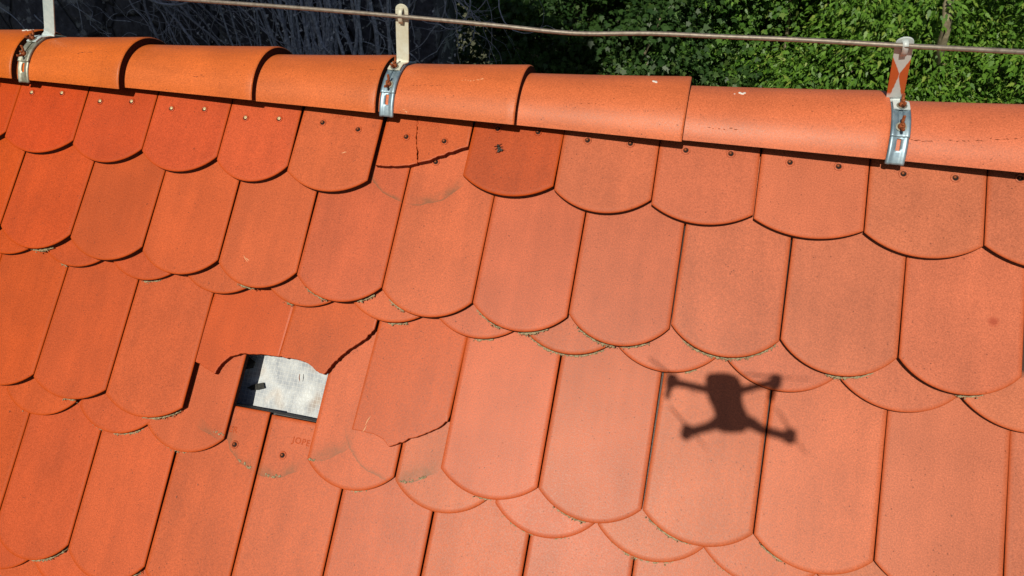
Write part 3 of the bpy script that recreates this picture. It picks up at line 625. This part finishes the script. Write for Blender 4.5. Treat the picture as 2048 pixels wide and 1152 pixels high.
for i, (a, b, c, z) in enumerate(ARMS):
    am = MB(); am.add(tube([(a[0] / 1000, a[1] / 1000, z), (b[0] / 1000, b[1] / 1000, z + .001), (c[0] / 1000, c[1] / 1000, z)], [.0115 if i > 1 else .0072, .0085 if i > 1 else .0062, .008], 10)); ar = am.build('arm', M_DRONE, dr, True)
    mo = MB(); mo.add(tube([(c[0] / 1000, c[1] / 1000, z - .008), (c[0] / 1000, c[1] / 1000, z + .004), (c[0] / 1000, c[1] / 1000, z + .012), (c[0] / 1000, c[1] / 1000, z + .014)], [.0095, .0105, .010, .007], 14)); mo.build('motor', M_BLK, ar, True)
    if i < 2:
        lg = MB(); lg.add(tube([(c[0] / 1000 - .002, c[1] / 1000 - .003, z - .004), (c[0] / 1000 - .003, c[1] / 1000 - .004, z - .020), (c[0] / 1000 - .002, c[1] / 1000 - .003, z - .034)], [.0060, .0054, .0042], 8)); lg.build('landing_leg', M_DRONE, ar, True)
    for s in (1, -1):
        d = Vector((BLD[i][0], BLD[i][1], 0)).normalized() * s; q = Vector((-d.y, d.x, 0)); o_ = Vector((c[0] / 1000, c[1] / 1000, z + .013)); V = []
        for f, w_ in ((.06, .0014), (.3, .0016), (.6, .0013), (.95, .0008), (1, .0004)): V += [o_ + d * .058 * f - q * w_ + Vector((0, 0, .0012)), o_ + d * .058 * f + q * w_]
        bl = mesh_obj('propeller_blade', V, [(2 * k, 2 * k + 1, 2 * k + 3, 2 * k + 2) for k in range(4)], M_BLK, ar, True); solid(bl, .0009)

# ------------------------------------------------------------------ ground and the house under the roof
M_GROUND = simple('ground_dry_grass', (.045, .05, .022), (.17, .17, .10), 1.3, .95, .6, .05)
g = mesh_obj('ground', [(-400, -400, -7.5), (400, -400, -7.5), (400, 400, -7.5), (-400, 400, -7.5)], [(0, 1, 2, 3)], M_GROUND); tag(g, kind='structure')
M_PLAST = simple('house_plaster', (.42, .38, .32), (.5, .46, .39), 6, .9, .3, .01)
hs = empty('house', (1, 0, -7.5), 'house whose tiled roof fills the picture, its walls out of sight below', 'house')
hb = MB(); hb.box((0, .15, 2.2), (12, 5.2, 4.4)); hb.build('wall', M_PLAST, hs)
rf = MB()
def deck(mb, x0, x1, pts): # closed prism along x
    n = len(pts); mb.add(([Vector((x, y, z)) for x in (x0, x1) for y, z in pts], [tuple(range(n)), tuple(range(2 * n - 1, n - 1, -1))] + [(i, i + n, (i + 1) % n + n, (i + 1) % n) for i in range(n)]))
deck(rf, -6.3, 6.3, [(.178, 7.5 - .02), (-2.85, 7.5 - 3.52), (-2.85, 7.5 - 3.6), (3.2, 7.5 - 3.6), (3.2, 7.5 - 3.52)]); rf.build('roof_deck', M_FELT, hs)

# ------------------------------------------------------------------ unseen tall house added behind the viewer to shade the left wall and trees
nb = empty('shade_house', (-7.05, -6.5, -7.5), 'unseen tall house added behind the camera to shade the wall at left', 'house')
wl = MB(); wl.box((0, 0, 7.9), (11.5, 5, 15.8)); wl.build('wall', M_PLAST, nb)
rr = MB(); deck(rr, -5.8, 5.8, [(-2.7, 15.8), (2.7, 15.8), (0, 16.6)]); rr.build('roof', M_CLAY, nb)
M_PANE = simple('window_glass', (.02, .025, .03), (.04, .045, .05), 2, .08)
M_FRAME = simple('window_frame', (.7, .7, .68), (.78, .78, .76), 9, .5)
for zi in range(4):
    for xi in range(4):
        f = MB(); x = -4.2 + 2.8 * xi; z = 2.2 + 3.1 * zi
        for dx, dz, sx_, sz_ in ((0, .75, 1.1, .09), (0, -.75, 1.1, .09), (-.5, 0, .09, 1.41), (.5, 0, .09, 1.41), (0, 0, .06, 1.41)): f.box((x + dx, 2.52, z + dz), (sx_, .1, sz_))
        fr = f.build('window', M_FRAME, nb); q = MB(); q.box((x, 2.505, z), (.9, .03, 1.4)); q.build('pane', M_PANE, fr)

# ------------------------------------------------------------------ dark stone wall with bare creeper
t = NT('dark_stone'); p = t.n('TexCoord').outputs['Object']
n1 = t.noise(p, 1.7, 5, .6); n2 = t.noise(p, 11, 5, .65)
vo = t.n('TexVoronoi'); vo.feature = 'DISTANCE_TO_EDGE'; t.set(vo.inputs['Vector'], t.mix(.12, p, t.n('TexNoise').outputs[1])); vo.inputs['Scale'].default_value = 1.5
cr = t.ramp(vo.outputs[0], .0, .03, 1, 0)
c = t.mix(t.ramp(n2, .3, .7), (.065, .064, .078), (.155, .155, .185)); c = t.mix(t.ramp(n1, .62, .7, 0, .45), c, (.10, .105, .12)); c = t.mix(t.math('MULTIPLY', cr, .8), c, (.006, .006, .008))
pz = t.math('MULTIPLY', t.ramp(t.noise(p, 6, 5, .65), .55, .60), t.ramp(t.noise(p, 1.1, 2), .38, .48, 0, .9)); c = t.mix(pz, c, (.38, .39, .41))
M_ROCK = t.out(c, .85, 0, t.bump(t.math('SUBTRACT', t.math('ADD', n2, n1), cr), .7, .05), .3)
nx, nz_ = 90, 60; V, F = [], []; rg = np.random.RandomState(3)
def hn(x, z): return .07 * math.sin(x * 1.9 + 1.3 * math.sin(z * 1.1)) * math.sin(z * 2.3 + x) + .03 * math.sin(x * 6.1 + z * 4.7) * math.cos(z * 7.3 - x * 2)
for side in (0, 1):
    for i in range(nx + 1):
        for j in range(nz_ + 1):
            x = -11 + 9.6 * i / nx; z = -7.5 + 8.6 * j / nz_; V.append((x, 6.25 + hn(x, z) + rg.uniform(-.008, .008) if side == 0 else 6.95, z + (.12 * math.sin(x * 2.2) if j == nz_ else 0)))
W1 = nz_ + 1; off = (nx + 1) * W1
for i in range(nx):
    for j in range(nz_): a = i * W1 + j; F.append((a, a + W1, a + W1 + 1, a + 1)); F.append((off + a, off + a + 1, off + a + W1 + 1, off + a + W1))
for i in range(nx): a = i * W1 + nz_; F.append((a, a + W1, a + W1 + off, a + off))
for j in range(nz_):
    F.append((j, j + 1, j + 1 + off, j + off)); a = nx * W1 + j; F.append((a, a + off, a + off + 1, a + 1))
wall = mesh_obj('stone_wall', V, F, M_ROCK, None, True); tag(wall, 'dark bluish stone wall behind the ridge at left, overgrown with bare stems', 'wall')

M_STEM = simple('bare_stem', (.32, .34, .40), (.78, .80, .88), 30, .9, .5, .004)
M_STEMD = simple('dark_bare_stem', (.28, .28, .33), (.60, .60, .67), 30, .9, .5, .004)
M_DRYL = simple('bleached_dry_leaf', (.5, .5, .52), (.78, .78, .8), 30, .9)
vr = random.Random(11)
def stem(mb, p, d, L, r0, wob=.25, n=16, grav=0., depth=(6.0, 6.17), branch=0, br=None):
    p = Vector(p); d = Vector(d).normalized(); pts, rad = [p.copy()], [r0]; st = L / n
    for i in range(n):
        d = (d + Vector((vr.gauss(0, wob), vr.gauss(0, wob * .4), vr.gauss(0, wob) + grav))).normalized(); p = p + d * st
        p.y = min(depth[1], max(depth[0], p.y)); pts.append(p.copy()); rad.append(r0 * (1 - .75 * (i + 1) / n))
        if branch and vr.random() < branch and i > 1:
            dd = (d + Vector((vr.uniform(-1, 1), 0, vr.uniform(-.8, .8)))).normalized(); stem(mb if br is None else br, p, dd, L * vr.uniform(.2, .5), rad[-1] * .6, wob * 1.3, max(5, n // 2), grav, depth, branch * .4)
    mb.add(tube(pts, rad, 5))
def vine(name, label, mat, fn, leaves=0, box=None):
    a, b = MB(), MB(); fn(a, b); o = a.build(name, mat, None, True); tag(o, label, 'creeper', 'bare creepers on the stone wall')
    if b.V: b.build('twig', mat, o, True)
    if leaves:
        q = MB()
        for _ in range(leaves):
            if vr.random() < .35 or _ == 0: ctr = Vector((vr.uniform(box[0], box[1]), vr.uniform(5.92, 6.1), vr.uniform(box[2], box[3])))
            c = ctr + Vector((vr.gauss(0, .03), 0, vr.gauss(0, .05))); s = vr.uniform(.006, .022)
            u = Vector((vr.uniform(-1, 1), vr.uniform(-.5, .5), vr.uniform(-1, 1))).normalized(); v = u.cross(Vector((vr.uniform(-.4, .4), 1, vr.uniform(-.4, .4)))).normalized()
            q.add(([c - u * s, c - v * s * .5 + Vector((0, -.006, 0)), c + u * s * 1.2, c + v * s * .6, c + u * .4 * s + v * .8 * s], [(0, 1, 2, 4, 3)]))
        q.build('dry_leaves', M_DRYL, o)['kind'] = 'stuff'
    return o
def f1(a, b):
    for _ in range(48):
        x = vr.triangular(-3.7, -1.6, -2.85); stem(a, (x, 6.05, -2.6), (vr.uniform(-.07, .12), 0, 1), vr.uniform(2.4, 3.6), vr.choice([.010, .016, .024, .030, .038]), .06, 26, .06, (5.9, 6.15), .05, b)
    for _ in range(34):
        x = vr.uniform(-3.7, -1.45); stem(b, (x, 6.0, vr.uniform(-1.9, -.7)), (vr.uniform(-1, 1), 0, vr.uniform(-1, 1)), vr.uniform(.4, 1.1), vr.uniform(.004, .008), .3, 12, 0, (5.9, 6.12), .1)
vine('bare_creeper', 'dense upright bundle of grey bare creeper stems beside the middle post', M_STEM, f1, 420, (-3.5, -1.6, -1.6, -.75))
def f2(a, b):
    for _ in range(17):
        x = vr.uniform(-5.3, -4.4); z = vr.uniform(-.65, -.3); stem(a, (x, 6.0, z), (1, 0, vr.uniform(-1.0, -.55)), vr.uniform(1.2, 2.2), vr.choice([.008, .012, .018, .026]), .15, 22, -.02, (5.88, 6.12), .16, b)
    for _ in range(34): stem(b, (vr.uniform(-5.0, -3.4), 6.0, vr.uniform(-1.5, -.75)), (vr.uniform(-1, 1), 0, vr.uniform(-.8, .8)), vr.uniform(.3, .9), vr.uniform(.004, .007), .35, 12, 0, (5.9, 6.12), .1)
vine('bare_creeper', 'tangled bare creeper sweeping diagonally down across the dark wall', M_STEMD, f2, 90, (-4.3, -3.3, -1.4, -.9))
def f3(a, b):
    stem(a, (-7.6, 6.02, -.85), (1, 0, -.35), 1.5, .011, .12, 18, -.01, (5.95, 6.1), .05)
    stem(a, (-5.85, 6.02, -.7), (.05, 0, -1), 1.0, .007, .12, 16, 0, (5.95, 6.1), .06)
    stem(a, (-6.6, 6.02, -1.2), (.7, 0, -.6), .7, .008, .15, 12, 0, (5.95, 6.1), .05)
    for _ in range(16): stem(b, (vr.uniform(-5.7, -4.5), 6.0, vr.uniform(-1.5, -1.1)), (vr.uniform(-1, 1), 0, vr.uniform(-.4, .8)), vr.uniform(.3, .7), vr.uniform(.003, .006), .3, 10, 0, (5.9, 6.12), .12)
vine('bare_creeper', 'few thin single bare stems crossing the dark wall at far left', M_STEM, f3)
def f4(a, b):
    for _ in range(14): stem(a, (vr.uniform(-1.6, -.6), vr.uniform(5.8, 6.0), -.6), (vr.uniform(-.3, .6), 0, -1), vr.uniform(.7, 1.5), vr.uniform(.004, .010), .25, 16, 0, (5.7, 6.0), .14, b)
vine('bare_creeper', 'loose thin bare stems hanging between the wall and the dark tree', M_STEMD, f4, 50, (-1.6, -.9, -1.6, -.8))

# ------------------------------------------------------------------ trees
def leaf_mat(name, c1, c2, c3):
    t = NT(name); ge = t.n('NewGeometry'); rp = ge.outputs['Random Per Island']
    c = t.mix(t.ramp(rp, 0, .75), c1, c2); c = t.mix(t.ramp(rp, .86, 1, 0, .8), c, c3)
    pb = t.b; t.set(pb.inputs['Base Color'], c); pb.inputs['Roughness'].default_value = .45; pb.inputs['Specular IOR Level'].default_value = .35
    tr = t.n('BsdfTranslucent'); t.set(tr.inputs[0], t.mix(.6, c, (.16, .26, .02))); mx = t.n('MixShader'); mx.inputs[0].default_value = .3
    t.t.links.new(pb.outputs[0], mx.inputs[1]); t.t.links.new(tr.outputs[0], mx.inputs[2]); t.t.links.new(mx.outputs[0], t.t.nodes['Material Output'].inputs[0]); return t.m
ML_SHADED = leaf_mat('shaded_green_leaf', (.022, .06, .016), (.045, .10, .024), (.09, .14, .035))  # green darkened so the trees' shade is painted into the leaf colour
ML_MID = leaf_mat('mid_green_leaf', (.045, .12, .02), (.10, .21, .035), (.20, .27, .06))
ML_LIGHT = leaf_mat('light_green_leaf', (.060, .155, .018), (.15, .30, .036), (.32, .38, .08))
M_BARK = simple('pale_bark', (.17, .14, .09), (.34, .29, .2), 14, .9, .6, .01)
LOBED = np.array([(0, 0), (.18, -.06), (.42, .02), (.30, .20), (.52, .42), (.24, .48), (.16, .62), (0, 1.0), (-.16, .62), (-.24, .48), (-.52, .42), (-.30, .20), (-.42, .02), (-.18, -.06)])
LONG = np.array([(0, 0), (.14, .10), (.24, .34), (.14, .36), (.19, .62), (.10, .66), (0, 1.1), (-.10, .66), (-.19, .62), (-.14, .36), (-.24, .34), (-.14, .10)])
def leaves_mesh(name, cen, outdir, size, shape, rs, mat, droop=.5):
    n = len(cen); k = len(shape)
    t = outdir + rs.normal(0, .55, (n, 3)); t[:, 2] -= droop; t /= np.linalg.norm(t, axis=1)[:, None]       # leaf axis
    nm = rs.normal(0, .55, (n, 3)) + outdir * .5 + np.array([0, -.35, .75]); nm -= t * (nm * t).sum(1)[:, None]; nm /= np.linalg.norm(nm, axis=1)[:, None] + 1e-9
    s = np.cross(t, nm); sz = size * rs.uniform(.6, 1.25, n)
    V = cen[:, None, :] + (s[:, None, :] * shape[None, :, 0, None] + t[:, None, :] * shape[None, :, 1, None] - nm[:, None, :] * (np.abs(shape[None, :, 0, None]) * .35 + .25 * shape[None, :, 1, None] ** 2)) * sz[:, None, None]
    me = bpy.data.meshes.new(name); me.vertices.add(n * k); me.vertices.foreach_set('co', V.reshape(-1).astype(np.float32))
    me.loops.add(n * k); me.loops.foreach_set('vertex_index', np.arange(n * k, dtype=np.int32)); me.polygons.add(n)
    me.polygons.foreach_set('loop_start', np.arange(0, n * k, k, dtype=np.int32)); me.polygons.foreach_set('loop_total', np.full(n, k, dtype=np.int32))
    me.update(calc_edges=True); me.materials.append(mat); return me
def tree(base, ctr, rad, label, mat, shape, lsize, nclump, per, seed, trunk_r=.16, limb=None, cat='tree'):
    rs = np.random.RandomState(seed); rg = random.Random(seed); t = empty('broadleaf_tree', base, label, cat, 'broadleaf trees behind the roof')
    B = Vector(base); C_ = Vector(ctr)
    # clump centres on a lumpy shell
    d = rs.normal(0, 1, (nclump * 3, 3)); d /= np.linalg.norm(d, axis=1)[:, None]; d = d[(d[:, 1] < .45)][:nclump]
    lump_ = 1 + .26 * np.sin(d[:, 0] * 7 + seed) * np.sin(d[:, 2] * 9 + 2 * seed) + .12 * np.sin(d[:, 2] * 13 + seed)
    rr_ = rs.uniform(.35, 1.0, len(d)) ** .6 * lump_; cc = np.array(ctr) + d * np.array(rad) * rr_[:, None]
    keep = (cc[:, 2] > -5.5); d, cc = d[keep], cc[keep]
    cen, od = [], []
    for c, dd in zip(cc, d):
        m = int(per * rs.uniform(.5, 1.5)); q = rs.normal(0, 1, (m, 3)) * np.array([.24, .2, .12]) * rs.uniform(.7, 1.3); q[:, 2] -= .35 * (np.abs(q[:, 0]) + np.abs(q[:, 1]))
        cen.append(c + q); o = q / (np.linalg.norm(q, axis=1)[:, None] + 1e-6) * .6 + dd * .7; od.append(o)
    cen = np.vstack(cen); od = np.vstack(od); od /= np.linalg.norm(od, axis=1)[:, None] + 1e-9
    cr = link(bpy.data.objects.new('crown', leaves_mesh('crown', cen - np.array(base), od, lsize, shape, rs, mat)), t)
    mb = MB(); topp = C_ + Vector((0, 0, rad[2] * .5)); pts = [B * (1 - f) + topp * f + Vector((.12 * math.sin(f * 5 + seed), .1 * math.cos(f * 4 + seed), 0)) for f in [i / 10 for i in range(11)]]
    mb.add(tube([q - B for q in pts], [trunk_r * (1.15 - .95 * i / 10) for i in range(11)], 9))
    for i in range(0, len(cc), max(1, len(cc) // 26)):
        e = Vector(cc[i]); f = rg.uniform(.35, .8); s = pts[int(f * 10)]; m_ = s.lerp(e, .5) + Vector((rg.uniform(-.2, .2), rg.uniform(-.2, .2), rg.uniform(.0, .35)))
        mb.add(tube([s - B, s.lerp(m_, .5) - B, m_ - B, m_.lerp(e, .55) - B, e - B], [trunk_r * .36, trunk_r * .3, trunk_r * .22, trunk_r * .14, .008], 6))
    if limb: mb.add(tube([Vector(q) - B for q in limb[0]], limb[1], 9))
    mb.build('trunk', M_BARK, t, True)
    return t
tree((-.3, 10.2, -7.5), (-.4, 9.8, -2.2), (2.4, 2.2, 3.0), 'dark shaded tree right of the bare creepers, with lobed leaves', ML_SHADED, LOBED, .08, 330, 190, 1)
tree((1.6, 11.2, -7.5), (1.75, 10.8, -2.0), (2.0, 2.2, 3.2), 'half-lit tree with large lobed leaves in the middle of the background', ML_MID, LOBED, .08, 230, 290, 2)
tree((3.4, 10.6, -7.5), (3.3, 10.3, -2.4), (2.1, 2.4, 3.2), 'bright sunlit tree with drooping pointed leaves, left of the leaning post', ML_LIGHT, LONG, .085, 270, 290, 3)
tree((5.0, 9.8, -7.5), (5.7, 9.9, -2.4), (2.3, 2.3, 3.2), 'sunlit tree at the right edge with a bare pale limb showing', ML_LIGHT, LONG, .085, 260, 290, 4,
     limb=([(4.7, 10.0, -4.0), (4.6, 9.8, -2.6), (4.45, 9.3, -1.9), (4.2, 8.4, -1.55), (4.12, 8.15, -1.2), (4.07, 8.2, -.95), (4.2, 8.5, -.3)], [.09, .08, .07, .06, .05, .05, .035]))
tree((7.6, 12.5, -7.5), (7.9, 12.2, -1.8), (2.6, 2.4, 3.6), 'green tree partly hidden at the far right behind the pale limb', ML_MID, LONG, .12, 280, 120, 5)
tree((.6, 14.4, -7.5), (.4, 14.0, -1.4), (3.0, 2.4, 4.0), 'dark green tree behind the shaded tree, seen through gaps', ML_SHADED, LOBED, .19, 300, 50, 6)
tree((4.4, 14.6, -7.5), (4.4, 14.2, -1.4), (3.2, 2.4, 4.0), 'green tree behind the sunlit ones, seen through gaps', ML_SHADED, LONG, .2, 320, 60, 7)
